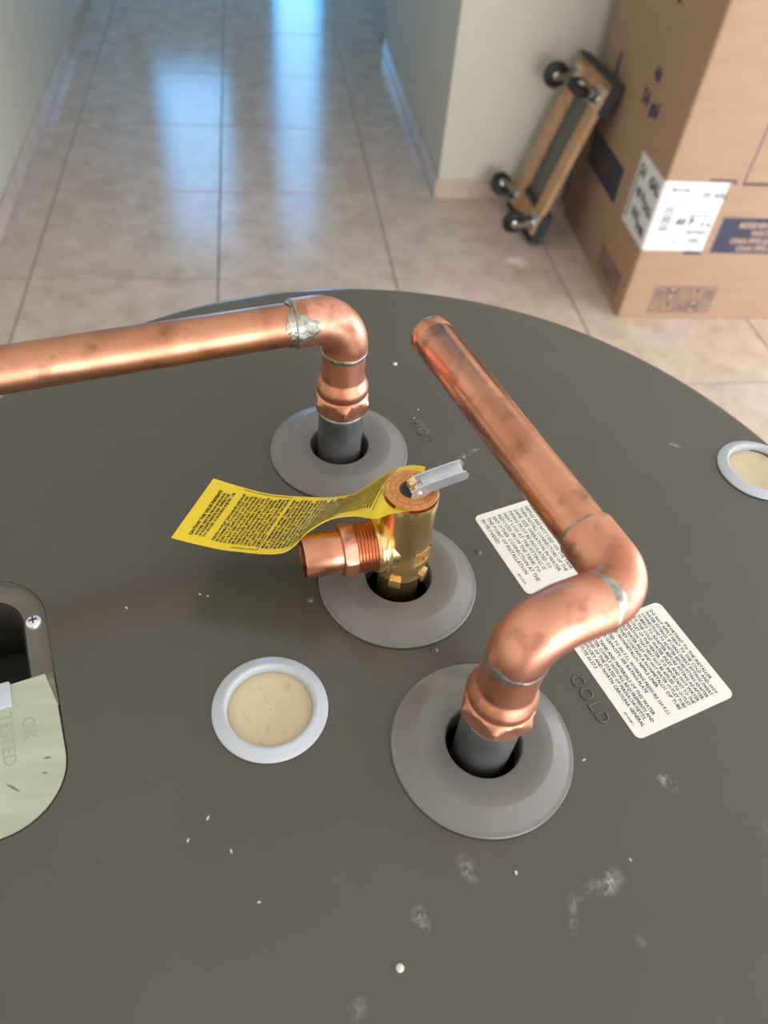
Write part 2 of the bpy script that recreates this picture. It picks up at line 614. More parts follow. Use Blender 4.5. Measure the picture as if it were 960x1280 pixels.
# ================================================================== WATER HEATER
A2 = Vector((.30, -.954, 0)).normalized()     # reading direction of everything printed on the heater
B2 = Vector((-A2.y, A2.x, 0))                 # its "up"
UP = Vector((0, 0, 1))
HOT = (.0430, .3421); COLD = (.0910, .1447); TP = (.0652, .2407)
CAPS = [(-.0047, .1721), (.3103, .3113)]

heater = thing('water_heater', (HC[0], HC[1], 0),
               'dark olive grey cylindrical water heater with stickers on its flat top', 'water heater')


def circ(x, y, r, n=48):
    return [(x + r * math.cos(2 * PI * i / n), y + r * math.sin(2 * PI * i / n)) for i in range(n)]


# junction box frame: a along A2, b along B2
JO = Vector((-.13, .19, T)); JA = Vector((.262, -.965, 0)); JB = Vector((.965, .262, 0))


def jloop(b0, b1, a0, a1, r, n=10):
    return [tuple((JO + JB * b + JA * a)[:2]) for b, a in rrect(b0, b1, a0, a1, r, n)]


RL = .2790
lid = filled('lid', [circ(HC[0], HC[1], RL, 224), circ(*HOT, .024), circ(*COLD, .024), circ(*TP, .024),
                     circ(*CAPS[0], .0215), circ(CAPS[1][0] - .004, CAPS[1][1], .0205),
                     jloop(-.048, .0272, -.067, .0685, .029)], T - .0012, T, MT['lid'], heater)
prof = [(RL, T), (RL + .0022, T - .0004), (RL + .0040, T - .0020), (RL + .0046, T - .0045), (RL + .0046, T - .045), (RL + .0030, T - .047)]
mesh_obj('lid_rim', *lathe((HC[0], HC[1], 0), UP, prof, 192), MT['lid'], heater, True)
prof = [(RL + .003, T - .044), (RL + .0025, T - .06), (RL + .0025, .10), (RL + .005, .095), (RL + .005, .03), (RL - .02, .012), (RL - .02, .0)]
V, F = lathe((HC[0], HC[1], 0), UP, prof, 128)
cap(V, F, 128, 6)
mesh_obj('jacket', V, F, MT['jacket'], heater, True, 40)

# dark foam wells below the three openings, and the threaded steel nipples
for (x, y) in (HOT, COLD, TP):
    V, F = lathe((x, y, T), UP, [(.024, -.0012), (.024, -.055), (.0002, -.055)], 48)
    mesh_obj('opening_well', V, F, MT['black'], heater, True, 40)
for (x, y) in (HOT, COLD):
    z0 = -.053
    V, F = lathe((x, y, T), UP, [(.0002, z0), (.0132, z0), (.0132, .026), (.0130, .0340), (.0128, .0359), (.011, .0360), (.011, z0 + .002)], 48)
    nip = mesh_obj('nipple', V, F, MT['steel'], heater, True, 40)
    V, F = lathe((x, y, T), UP, [(.0131, .0335), (.0138, .0342), (.0138, .0352), (.0131, .0358)], 48)
    mesh_obj('thread_ring', V, F, MT['zinc'], nip, True, 40)

# small pressed bumps in the lid
for (x, y) in [(.0179, .2324), (.0778, .1967), (.1136, .2575)]:
    mesh_obj('lid_bump', *lathe((x, y, T), UP, [(.0022, -.0003), (.0020, .0003), (.0014, .0009), (.0006, .0012), (.0001, .00125)], 16),
             MT['lid'], heater, True)
for (x, y) in [(.0899, .4267), (.0406, .0599)]:
    o = mesh_obj('filled_dimple', *lathe((x, y, T), UP, [(.0017, -.0003), (.0015, .0003), (.0009, .0007), (.0001, .0008)], 16),
                 MT['crumb'], heater, True, label='pale filled dimple')

# pressed lettering HOT and COLD
for word, p in (('HOT', (.0910, .3668)), ('COLD', (.1422, .1760))):
    V, F = text2d(word, .0094, -.00030, space=1.15, res=3, ext=.0002, bev=.00045)
    V, F = place2d(V, F, (p[0], p[1], T), A2, B2, UP, .0001)
    mesh_obj('pressed_lettering', V, F, MT['lid'], heater, True, 60)

# stickers
ST2 = ["IMPORTANT TO THE INSTALLER",
       "DO NOT APPLY HEAT TO THE COLD AND HOT",
       "WATER FITTINGS. IF USING SWEAT FITTINGS SWEAT",
       "CONNECTIONS TO ADAPTER BEFORE FITTING ADAPTER",
       "TUBING TO ADAPTER BEFORE FITTING ADAPTER",
       "TO THE COLD WATER INLET AND HOT WATER",
       "OUTLET OF THE HEATER. IT IS IMPORTANT TO THE",
       "OPERATION THAT HEAT NOT BE APPLIED TO OUTLET",
       "COLD WATER INLET AND HOT WATER OUTLET TUBE",
       "AS THEY CONTAIN A NONMETALLIC DIP TUBE",
       "AND NONMETALLIC NIPPLE LINER",
       "",
       "TESTED TO 300 P.S.I., WORKING PRESSURE 150 P.S.I.",
       "FOR CAPACITY, SEE RATING PLATE",
       "",
       "THE TANK AND MATERIALS OF THIS WATER",
       "HEATER COMPLY WITH ALL REQUIREMENTS AND",
       "CODES OF THE STATES OF MASSACHUSETTS,",
       "KENTUCKY AND NORTH CAROLINA GENERAL",
       "STATUTE 66.27.3"]
ST1 = ["THIS WATER HEATER HAS BEEN",
       "EQUIPPED WITH DIELECTRIC AND",
       "HEAT TRAP FITTINGS. DO NOT USE",
       "DIELECTRIC UNIONS. WHEN SET AND",
       "NIPPLES ARE NOT USED ON THE TANK",
       "THEN INSTALL CONNECTORS OF THE",
       "SAME SIZE OPERATION IN WATER",
       "PIPING MUST BE INSULATED SO",
       "HEAT LOSS AT THE FITTINGS IS",
       "REDUCED FROM THE TANK TO",
       "ANY OTHER CONNECTION AT THE",
       "THE POINT OF INSTALLATION",
       "IN PROVIDED"]


def sticker(corner, wlen, hlen, lines, size, margin_l, margin_t, lead, footer, fit, bold):
    """corner = start of the top text edge; the text runs along A2 and stacks along -B2."""
    ex, ey = A2, B2
    o = Vector((corner[0], corner[1], T + .00005))
    poly = rrect(0, wlen, -hlen, 0, .0035, 6)
    st = mesh_obj('sticker', *prism(poly, o, ex, ey, UP, 0, .00018), MT['sticker'], heater,
                  label='white rounded sticker with black capital print')
    parts = []
    y = -margin_t
    for k, ln in enumerate(lines):
        if ln:
            V, F = text2d(ln, size, bold)
            w_ = width(V)
            s = min(.93, fit / w_) if w_ else 1
            x0 = (wlen - w_ * s) / 2 if (k == 0 and len(lines) > 15) else margin_l
            V = [(v[0] * s + x0, v[1] + y, 0) for v in V]
            parts.append(place2d(V, F, o, ex, ey, UP, .00024))
        y -= lead if ln else lead * .45
    V, F = text2d(footer, size * .62, bold * .5)
    parts.append(place2d([(v[0] + wlen - .0145, v[1] - hlen + .0022, 0) for v in V], F, o, ex, ey, UP, .00024))
    mesh_obj('print', *join(*parts), MT['ink'], st)
    return st


sticker((.2057, .2170), .0612, .0607, ST2, .00270, .0030, .0060, .00288, 'AP12948-1', .0535, .00006)
sticker((.1705, .3005), .0600, .0570, ST1, .0034, .0040, .0100, .00370, 'AP13209', .0500, .00003)

# wiring junction with its cover plate
jb = filled('junction_box', [jloop(-.0478, .0270, -.0668, .0683, .0288), jloop(-.0375, .0165, -.0560, .0580, .0185)],
            T - .0036, T - .0024, MT['jbox'], heater)
jv = []
for lp, z in ((jloop(-.0478, .0270, -.0668, .0683, .0288), T - .0003), (jloop(-.0478, .0270, -.0668, .0683, .0288), T - .0026)):
    jv += [(x, y, z) for x, y in lp]
n = len(jv) // 2
mesh_obj('junction_lip', jv, [(i, (i + 1) % n, n + (i + 1) % n, n + i) for i in range(n)], MT['jbox'], heater, True)
jv = []
for lp, z in ((jloop(-.0375, .0165, -.0560, .0580, .0185), T - .0026), (jloop(-.036, .0150, -.0545, .0565, .0175), T - .006),
              (jloop(-.036, .0150, -.0545, .0565, .0175), T - .050)):
    jv += [(x, y, z) for x, y in lp]
n = len(jv) // 3
fs = [(j * n + i, j * n + (i + 1) % n, (j + 1) * n + (i + 1) % n, (j + 1) * n + i) for j in range(2) for i in range(n)]
fs.append(tuple(range(2 * n, 3 * n)))
mesh_obj('junction_cavity', jv, fs, MT['cavity'], heater, True, 50)

# cover plate: straight upper edge, worn corner, rounded bottom
pl = []
for b, a in rrect(-.0470, .0264, -.0660, .0676, .0284, 12):
    if a > -.002:
        pl.append((b, a))
pl = [p for p in pl]
pl.sort(key=lambda p: math.atan2(p[1] - .02, p[0] + .0106))
pl = [q for q in pl]
poly = [(-.0470, -.0010), (.0228, -.0030), (.0262, .0146)] + [p for p in pl if p[1] > .0150 and p[0] > -.0106]
rest = sorted([p for p in pl if p[0] <= -.0106], key=lambda p: -p[1])
poly += rest
pc = mesh_obj('cover_plate', *prism(poly, JO, JB, JA, UP, -.0008, .0004), MT['plate'], heater,
              label='pale green metal cover plate stamped OK TESTED')
mesh_obj('worn_corner', *prism([(.0229, -.0030), (.0264, -.0030), (.0268, .0150), (.0262, .0148)], JO, JB, JA, UP, -.0014, .0001),
         MT['plateworn'], pc)
for word, a, b, sz in (('OK', .0165, .0105, .0085), ('TESTED', .0115, .0015, .0078)):
    V, F = text2d(word, sz, .00003, res=2, ext=.00008)
    V, F = place2d(V, F, JO + JA * a + JB * b + Vector((0, 0, .00042)), JA, JB, UP, 0)
    mesh_obj('stamp', V, F, MT['emboss_dark'], pc)
V, F = boxv(JO + JA * .0030 + JB * .0010 + UP * .0014, (JA, JB, UP), (.0130, .0135, .0024), .0011)
mesh_obj('wire_tab', V, F, MT['white_plastic'], pc, True, 50, label='white plastic wire tab')
for (a, b, l, ang) in ((.0480, .0040, .0040, .75), (.0395, .0190, .0018, 1.4), (.0460, .0170, .0014, 1.2)):
    d1 = JA * math.cos(ang) + JB * math.sin(ang); d2 = UP.cross(d1)
    mesh_obj('scratch', *prism([(-l, 0), (-l * .2, .0006), (l, .0002), (l * .5, -.0004), (-l * .3, -.0003)],
             JO + JA * a + JB * b, d1, d2, UP, .00035, .0005), MT['plateworn'], pc)
# screw in the flange
sc_p = JO + JA * -.0355 + JB * .0210 + UP * -.0024
V, F = lathe(sc_p, UP, [(.0001, .0032), (.0018, .0030), (.0035, .0022), (.0043, .0008), (.0043, 0)], 24)
scr = mesh_obj('screw', V, F, MT['zinc'], heater, True, 60, label='zinc plated cross head screw')
mesh_obj('recess_shade', *join(boxv(sc_p + UP * .0030, (JA, JB, UP), (.0040, .0007, .0008)),
                               boxv(sc_p + UP * .0030, (JB, -JA, UP), (.0040, .0007, .0008))), MT['shade_dark'], scr)  # raised dark bars paint the shade of the cross slots; nothing is cut
# wire inside the cavity
wp = [JO + JA * a + JB * b + UP * h for a, b, h in ((-.045, -.022, -.035), (-.030, -.012, -.022), (-.015, -.003, -.013), (.000, .003, -.010), (.014, .004, -.014), (.030, -.002, -.03))]
mesh_obj('wire', *sweep(wp, .0018, 12), MT['wire'], heater, True)

# ================================================================== LOOSE RINGS AND CAPS ON THE HEATER
ring_prof = [(.0418, .0001), (.0423, .0007), (.0423, .0014), (.0418, .0020), (.0403, .0023), (.0396, .0026), (.0318, .0078), (.0308, .0081),
             (.0260, .0076), (.0200, .0066), (.0180, .0060), (.0174, .0047), (.0173, -.010), (.0185, -.010), (.0185, .0035), (.0300, .0058), (.0380, .0001)]
for (x, y), lab in ((HOT, 'grey plastic trim ring around the hot outlet nipple, farthest of the three'),
                    (TP, 'grey plastic trim ring around the brass relief valve'),
                    (COLD, 'grey plastic trim ring around the cold inlet nipple, nearest of the three')):
    V, F = lathe((x, y, T), UP, ring_prof, 96, closed=True)
    o = mesh_obj('trim_ring', V, F, MT['ring'], None, True, 24)
    for v in o.data.vertices:
        v.co -= Vector((x, y, T))
    o.location = (x, y, T)
    tag(o, lab, 'trim ring', 'plastic trim rings on the heater top')

for (x, y), lab, sx in ((CAPS[0], 'round white plastic port cap filled with cream foam, left of the cold trim ring', 1.),
                        (CAPS[1], 'round white plastic port cap with cream foam near the heater rim', .98)):
    t = thing('foam_port_cap', (x, y, T), lab, 'port cap', 'foam filled port caps')
    V, F = lathe((x, y, T), UP, [(.0262 * sx, .0001), (.0270 * sx, .0006), (.0269 * sx, .0013), (.0262 * sx, .0018), (.0225 * sx, .0036), (.0212 * sx, .0040),
                                 (.0204 * sx, .0034), (.0198 * sx, .0006), (.0197 * sx, -.006), (.0210 * sx, -.006), (.0212 * sx, .0001)], 72, closed=True)
    mesh_obj('rim', V, F, MT['white_plastic'], t, True, 60)
    V, F = lathe((x, y, T), UP, [(.0199 * sx, -.0010), (.0185 * sx, -.0004), (.0150 * sx, -.0007), (.0080 * sx, -.0012), (.0002, -.0014)], 48)
    mesh_obj('foam', V, F, MT['foam'], t, True)

# ================================================================== COPPER PIPES


def solder_band(parent, p, d, r, wid, blobs=(), seg=72, seed=1, ref=(0, 0, 1)):
    """Irregular tin band round a joint; blobs = (angle, half angle, extra reach, side)."""
    rnd = random.Random(seed)
    u, v, d = basis(d, ref)
    p = Vector(p)
    ph = [rnd.uniform(0, 6.28) for _ in range(6)]
    V, F = [], []
    rows = [0, .12, .3, .5, .7, .88, 1]
    for i in range(seg):
        a = 2 * PI * i / seg
        lo = -wid * (.5 + .16 * math.sin(3 * a + ph[0]) + .12 * math.sin(7 * a + ph[1]))
        hi = wid * (.5 + .16 * math.sin(4 * a + ph[2]) + .12 * math.sin(9 * a + ph[3]))
        for (ba, bw, ext, side) in blobs:
            dd = abs((a - ba + PI) % (2 * PI) - PI) / bw
            if dd < 1:
                k = ext * (1 - dd * dd) * (1 + .15 * math.sin(17 * a + ph[4]))
                if side > 0:
                    hi += k
                else:
                    lo -= k
        for q in rows:
            h = lo + (hi - lo) * q
            rr = r + .00042 * math.sin(PI * min(max(q, 0), 1)) - .0001
            V.append(p + d * h + (u * math.cos(a) + v * math.sin(a)) * rr)
    m = len(rows)
    for i in range(seg):
        j = (i + 1) % seg
        for k in range(m - 1):
            F.append((i * m + k, j * m + k, j * m + k + 1, i * m + k + 1))
    return mesh_obj('solder', V, F, MT['solder'], parent, True, label='dull tin solder band')


def adapter(parent, xy, rot):
    """Copper female adapter: hex skirt, bead, socket."""
    x, y = xy
    # hexagonal skirt whose upper and lower corners are turned off to a circle
    seg = 96

    def hexr(a, rc):
        k = (a - rot) % (PI / 3) - PI / 6
        return min(rc * .8660 / math.cos(k) * 1.0, rc)
    rings = [(.0365, .0140), (.0374, .0152), (.0400, .0168), (.0445, .0168), (.0472, .0152), (.0480, .0146)]
    V, F = [], []
    for (h, rc) in rings:
        for i in range(seg):
            a = 2 * PI * i / seg
            flat = .0168 * .8900 / math.cos((a - rot) % (PI / 3) - PI / 6)
            r = min(rc, flat)
            V.append(Vector((x + r * math.cos(a), y + r * math.sin(a), T + h)))
    for j in range(len(rings) - 1):
        for i in range(seg):
            F.append((j * seg + i, j * seg + (i + 1) % seg, (j + 1) * seg + (i + 1) % seg, (j + 1) * seg + i))
    ad = mesh_obj('adapter', V, F, MT['copperfit'], parent, True, 28, label='copper hex adapter')
    V, F = lathe((x, y, T), UP, [(.0147, .0479), (.0143, .0485), (.0147, .0493), (.0148, .0530), (.0145, .0540), (.0130, .0577), (.0124, .0586),
                                 (.0122, .0600), (.0122, .0790)], 64)
    mesh_obj('socket', V, F, MT['copperfit'], ad, True, 30)
    V, F = lathe((x, y, T), UP, [(.0131, .0362), (.0139, .0360), (.0141, .0372)], 48)
    mesh_obj('lower_lip', V, F, MT['solder'], ad, True)
    return ad


ZH = T + .0985
EL = .0127     # elbow radius
PR = .01112    # 3/4 inch tube radius

# ---- hot outlet pipe, running off to the left
hot = thing('hot_water_pipe', (HOT[0], HOT[1], T + .036),
            'copper pipe elbowed left from the hot outlet, running out of frame', 'pipe', 'soldered copper pipe runs')
adapter(hot, HOT, .50)
hd = Vector((-.970, -.243, 0)).normalized()
c = Vector((HOT[0], HOT[1], ZH))
j0 = Vector((HOT[0], HOT[1], T + .0770)); j1 = c + hd * .0295
mesh_obj('elbow', *sweep(fillet(j0, c, j1, .0185), EL, 48), MT['copperfit'], hot, True, 50)
solder_band(hot, j0 + UP * .0003, UP, EL - .0001, .0024, [(4.9, 1.3, .0016, -1)], seed=3)
end = c + hd * .34
u_, v_, _ = basis(hd)
pt = j1 - hd * .004
V, F = lathe(pt, hd, [(PR, 0), (PR, (end - pt).length), (PR - .0011, (end - pt).length), (PR - .0011, 0)], 64, closed=True)
mesh_obj('tube', V, F, MT['copperdull'], hot, True, 40)
solder_band(hot, j1, hd, EL - .0011, .0048, [(5.0, .80, .0030, 1)], seed=5)
solder_band(hot, j1 - hd * .0006, hd, EL + .0001, .0010, [(5.0, .72, .0105, -1)], seed=9)

# ---- cold inlet pipe: up, right, then back over the heater
cold = thing('cold_water_pipe', (COLD[0], COLD[1], T + .036),
             'copper pipe with two elbows rising from the cold inlet, cut end open', 'pipe', 'soldered copper pipe runs')
adapter(cold, COLD, .15)
c1 = Vector((COLD[0], COLD[1], ZH + .0005))
ld = Vector((.951, .310, 0)).normalized()
c2 = Vector((.1352, .1588, ZH + .0005))
ld = (c2 - c1).normalized()
pe = Vector((.0855, .3280, ZH - .0015))
pd = (pe - c2).normalized()
k0 = Vector((COLD[0], COLD[1], T + .0795)); k1 = c1 + ld * .0318
mesh_obj('elbow', *sweep(fillet(k0, c1, k1, .0185), EL - .0003, 48), MT['copperfit'], cold, True, 50)
solder_band(cold, k0 + UP * .0003, UP, EL - .0004, .0028, [(3.5, .9, .0018, 1), (3.7, 1., .0014, -1)], seed=13)
k2 = c2 + pd * .0300
mesh_obj('elbow', *sweep(fillet(k1 - ld * .002, c2, k2, .0150), [EL - .0012] + [EL - .0005] * 16, 48), MT['copperfit'], cold, True, 50)
solder_band(cold, k1 + ld * .0002, ld, EL - .0004, .0014, [(.5, .95, .0030, 1), (.2, .7, .0016, -1)], seed=17)
pt = k2 - pd * .004
L = (pe - pt).length
V, F = lathe(pt, pd, [(PR, 0), (PR, L - .0080), (PR - .0003, L - .0074), (PR, L - .0068), (PR, L - .0006), (PR - .0005, L), (PR - .0012, L - .0006), (PR - .0012, 0)], 64, closed=True)
mesh_obj('tube', V, F, MT['copper'], cold, True, 40)
solder_band(cold, k2, pd, EL - .0011, .0022, [(5.0, .75, .0030, -1), (5.0, .5, .0012, 1)], seed=21)

# ================================================================== RELIEF VALVE
valve = thing('relief_valve', (TP[0], TP[1], T - .02),
              'brass temperature and pressure relief valve with orange disc and copper side outlet', 'valve')
vo = Vector((TP[0], TP[1], T))
od = Vector((-.988, -.152, 0)).normalized()
V, F = lathe(vo, UP, [(.0002, -.05), (.0105, -.05), (.0110, .004), (.0113, .0135)], 48)
mesh_obj('threaded_stem', V, F, MT['brassdark'], valve, True, 35)
V, F = lathe(vo, UP, [(.0108, .0125), (.0124, .0135), (.0131, .0155), (.0128, .0178), (.0126, .0195), (.0134, .0230), (.0139, .0290), (.0138, .0400),
                      (.0132, .0480), (.0131, .0560), (.0134, .0650), (.0136, .0690), (.0134, .0700), (.0001, .0701)], 72)
body = mesh_obj('body', V, F, MT['brass'], valve, True, 40)
for a in (.7, 2.75, 4.35, 5.65):
    dd = Vector((math.cos(a), math.sin(a), 0))
    mesh_obj('lug', *boxv(vo + dd * .0128 + UP * .0155, (dd, UP.cross(dd), UP), (.0036, .0068, .0062), .0010), MT['brass'], body, True, 50)
V, F = lathe(vo + UP * .035, od, [(.0100, .002), (.0132, .006), (.0128, .0095), (.0138, .0108), (.0146, .0120), (.0146, .0152), (.0138, .0164), (.0120, .0166)], 64)
mesh_obj('outlet', V, F, MT['brass'], body, True, 40)
# raised cast plate on the body with its mark
pa = -.95
dd = Vector((math.cos(pa), math.sin(pa), 0)); tt = UP.cross(dd)
rim = []
for (w0, h0, cx_, cz_) in ((.0120, .0010, 0, .0042), (.0120, .0010, 0, -.0042), (.0010, .0094, .0056, 0), (.0010, .0094, -.0056, 0)):
    for s in range(6):
        f0 = (s + .5) / 6 - .5
        ang = pa + (cx_ + f0 * w0) / .0138
        d3 = Vector((math.cos(ang), math.sin(ang), 0))
        rim.append(boxv(vo + d3 * .0138 + UP * (.034 + cz_), (d3, UP.cross(d3), UP), (.0012, w0 / 6 + .0002, h0)))
V, F = text2d('7L', .0062, .0001, 'CENTER', res=2, ext=.0004)
txt = []
for v in V:
    ang = pa + v[0] / .0138
    d3 = Vector((math.cos(ang), math.sin(ang), 0))
    txt.append(vo + d3 * (.0139 + v[2]) + UP * (.0318 + v[1]))
mesh_obj('cast_mark', *join(join(*rim), (txt, F)), MT['brass'], body)

# copper male adapter in the outlet
oc = vo + UP * .035
th = [(.0100, .0150)]
h = .0160
while h < .0268:
    th += [(.0124, h), (.0129, h + .0005), (.0124, h + .0010)]
    h += .00165
V, F = lathe(oc, od, th + [(.0118, .0276)], 64)
ma = mesh_obj('outlet_adapter', V, F, MT['copperthread'], valve, True, 40, label='copper male adapter with threads')
seg = 96
V, F = [], []
u_, v_, _ = basis(od)
for (h, rc) in ((.0262, .0118), (.0266, .0134), (.0280, .0140), (.0315, .0140), (.0330, .0130), (.0336, .0112)):
    for i in range(seg):
        a = 2 * PI * i / seg
        r = min(rc, .0140 * .91 / math.cos((a - .3) % (PI / 4) - PI / 8))
        V.append(oc + od * h + (u_ * math.cos(a) + v_ * math.sin(a)) * r)
for j in range(5):
    for i in range(seg):
        F.append((j * seg + i, j * seg + (i + 1) % seg, (j + 1) * seg + (i + 1) % seg, (j + 1) * seg + i))
mesh_obj('hex_collar', V, F, MT['copperfit'], ma, True, 28)
V, F = lathe(oc, od, [(.0109, .0325), (.0109, .0515), (.0106, .0519), (.0099, .0517), (.0098, .0330), (.0001, .0329)], 64)
mesh_obj('socket', V, F, MT['copper'], ma, True, 40)

# orange disc with ring lettering
V, F = lathe(vo, UP, [(.0058, .0717), (.0058, .0724), (.0125, .0724), (.0129, .0721), (.0129, .0717)], 72, closed=True)
disc = mesh_obj('disc', V, F, MT['orange'], valve, True, 30)
parts = []
for rad, body_t, sz in ((.0108, 'TEMPERATURE AND PRESSURE RELIEF VALVE  LIFT LEVER TO TEST  ', .0017),
                        (.0084, 'PRESS 150 PSI  TEMP 210 F  BTU/HR  ', .0016)):
    for k, ch in enumerate(body_t):
        if ch == ' ':
            continue
        a = PI / 2 - 2 * PI * k / len(body_t)
        rd = Vector((math.cos(a), math.sin(a), 0)); tn = Vector((math.sin(a), -math.cos(a), 0))
        V, F = text2d(ch, sz, .00002, 'CENTER')
        parts.append(place2d(V, F, vo + rd * rad + UP * .0724, tn, rd, UP, .00014))
mesh_obj('disc_print', *join(*parts), MT['discprint'], disc)
V, F = lathe(vo, UP, [(.0059, .0702), (.0059, .0720), (.0042, .0720), (.0040, .0714), (.0001, .0714)], 40)
mesh_obj('stem_well', V, F, MT['shade_dark'], valve, True, 40)  # shallow near-black floor paints the shade of the hole and covers the tag
V, F = lathe(vo, UP, [(.0014, .0700), (.0014, .0750), (.0021, .0753), (.0022, .0772), (.0017, .0779), (.0001, .0780)], 24)
mesh_obj('stem', V, F, MT['brass'], valve, True, 40)
# lever: bent zinc channel
p0 = vo + Vector((.0010, -.0022, .0748)); p1 = vo + Vector((.0240, .0012, .0815))
ldir = (p1 - p0).normalized()
sdir = UP.cross(ldir).normalized()
ndir = ldir.cross(sdir)
LW, LH, TH = .0074, .0050, .0008
Ln = (p1 - p0).length
web = boxv(p0 + ldir * (Ln * .58) - ndir * .0005, (ldir, sdir, ndir), (Ln * .84, LW, TH), .0002)
fl = []
for s in (-1, 1):
    poly = [(Ln, -.0006), (Ln + .0012, LH * .4), (Ln, LH * .95), (Ln * .85, LH), (Ln * .3, LH), (.0010, LH * .9), (-.0022, LH * .55), (-.0032, -.0004), (-.0022, -.0026), (.0006, -.0034), (.0034, -.0022), (.0060, -.0008)]
    o3 = p0 + sdir * s * (LW / 2) - sdir * TH / 2
    fl.append(prism(poly, o3, ldir, ndir, sdir, 0, TH))
lever = mesh_obj('lever', *join(web, *fl), MT['zinc'], valve, label='bright zinc test lever')
V, F = lathe(p0 - sdir * (LW / 2 + .0012) + ldir * .0010 + ndir * .0008, sdir, [(.0001, -.0002), (.0009, 0), (.0013, .0006), (.0013, LW + .0018), (.0009, LW + .0024), (.0001, LW + .0026)], 20)
mesh_obj('pivot_pin', V, F, MT['zinc'], lever, True, 40)
V, F = boxv(p0 - ndir * .0006 + ldir * .0006, (ldir, sdir, ndir), (.0060, LW * .8, .0010), .0003)
mesh_obj('washer_plate', V, F, MT['zinc'], lever)

# ================================================================== YELLOW TAG
ST = [  # far edge, near edge (heights above the heater top)
    ((-.0297, .2906, .0330), (-.0491, .2487, .0360)),
    ((-.0160, .2847, .0322), (-.0360, .2443, .0350)),
    ((.0006, .2788, .0315), (-.0200, .2395, .0348)),
    ((.0258, .2779, .0285), (.0040, .2338, .0385)),
    ((.0378, .2769, .0300), (.0165, .2385, .0473)),
    ((.0450, .2755, .0340), (.0275, .2418, .0522)),
    ((.0570, .2680, .0545), (.0384, .2400, .0560)),
    ((.0650, .2612, .0670), (.0472, .2310, .0640)),
    ((.0716, .2575, .0709), (.0535, .2288, .0695)),
    ((.0745, .2560, .0711), (.0625, .2288, .0711))]
NS = len(ST) - 1


def cr_pt(P, s):
    n_ = len(P) - 1
    i = min(int(s), n_ - 1); f_ = s - i
    p0_, p1_, p2_, p3_ = P[max(i - 1, 0)], P[i], P[i + 1], P[min(i + 2, n_)]
    return .5 * ((2 * p1_) + (p2_ - p0_) * f_ + (2 * p0_ - 5 * p1_ + 4 * p2_ - p3_) * f_ ** 2 + (3 * p1_ - p0_ - 3 * p2_ + p3_) * f_ ** 3)


FAR = [Vector((a[0], a[1], T + a[2])) for a, b in ST]
NEAR = [Vector((b[0], b[1], T + b[2])) for a, b in ST]
# arc length table along the middle
SS = [i * NS / 160 for i in range(161)]
MIDP = [(cr_pt(FAR, s) + cr_pt(NEAR, s)) / 2 for s in SS]
ARC = [0.]
for i in range(160):
    ARC.append(ARC[-1] + (MIDP[i + 1] - MIDP[i]).length)
TL = ARC[-1]


def tag_pt(l, t, h=0.):
    """l = distance from the left end, t = 0 near .. 1 far."""
    l = min(max(l, 0), TL)
    k = 0
    while k < 159 and ARC[k + 1] < l:
        k += 1
    f_ = (l - ARC[k]) / max(ARC[k + 1] - ARC[k], 1e-9)
    s = SS[k] + (SS[k + 1] - SS[k]) * f_
    a, b = cr_pt(NEAR, s), cr_pt(FAR, s)
    p = a + (b - a) * t
    p.z += .0062 * math.exp(-((s - 6.85) / .62) ** 2) * (4 * t * (1 - t)) ** .7      # rides over the edge of the valve body
    if h:
        e = .02
        s2 = min(s + e, NS - .001); s1 = max(s - e, 0)
        q = (cr_pt(NEAR, s2) * (1 - t) + cr_pt(FAR, s2) * t) - (cr_pt(NEAR, s1) * (1 - t) + cr_pt(FAR, s1) * t)
        nn = q.cross(b - a).normalized()
        p = p + nn * h
    return p


tg = thing('warning_tag', tuple(tag_pt(TL * .98, .5)), 'curled yellow tag with dense black print, hanging from the relief valve', 'tag')
NU, NV = 90, 14
V, F = [], []
for hh in (0., -.0003):
    for i in range(NU + 1):
        for j in range(NV + 1):
            V.append(tag_pt(TL * i / NU, j / NV, hh if hh else 1e-9))
o2 = (NU + 1) * (NV + 1)
for i in range(NU):
    for j in range(NV):
        a = i * (NV + 1) + j
        F.append((a, a + 1, a + NV + 2, a + NV + 1))
        F.append((o2 + a, o2 + a + NV + 1, o2 + a + NV + 2, o2 + a + 1))
bd = [i * (NV + 1) for i in range(NU + 1)] + [NU * (NV + 1) + j for j in range(1, NV + 1)] + [i * (NV + 1) + NV for i in range(NU - 1, -1, -1)] + [j for j in range(NV - 1, 0, -1)]
for a, b in zip(bd, bd[1:] + bd[:1]):
    F.append((a, b, o2 + b, o2 + a))
mesh_obj('sheet', V, F, MT['yellow'], tg, True, 50)

WORDS = ("CAUTION THIS VALVE PREVENTS WATER HEATER FROM BUILDING UP EXCESSIVE PRESSURE AND TEMPERATURE TO AVOID SCALDING INJURY OR DEATH "
         "OUTLET DISCHARGE LINE MUST BE CONNECTED TO VALVE OUTLET AND RUN TO A SAFE PLACE OF DISPOSAL DO NOT REDUCE SIZE OF DISCHARGE LINE "
         "NO VALVE OF ANY TYPE SHALL BE INSTALLED BETWEEN VALVE AND TANK PITCH LINE DOWNWARD TO ALLOW COMPLETE DRAINAGE OF VALVE AND LINE "
         "VALVE LEVER MUST BE TRIPPED AT LEAST ONCE A YEAR TO ASSURE THAT WATERWAYS ARE CLEAR MINERAL DEPOSITS CAN BUILD UP ON VALVE SEAT "
         "REINSPECT AFTER THREE YEARS BY A LICENSED PLUMBER ").split()
wi = 0
W_T = .0445
parts = []
l = .0072
line = 0
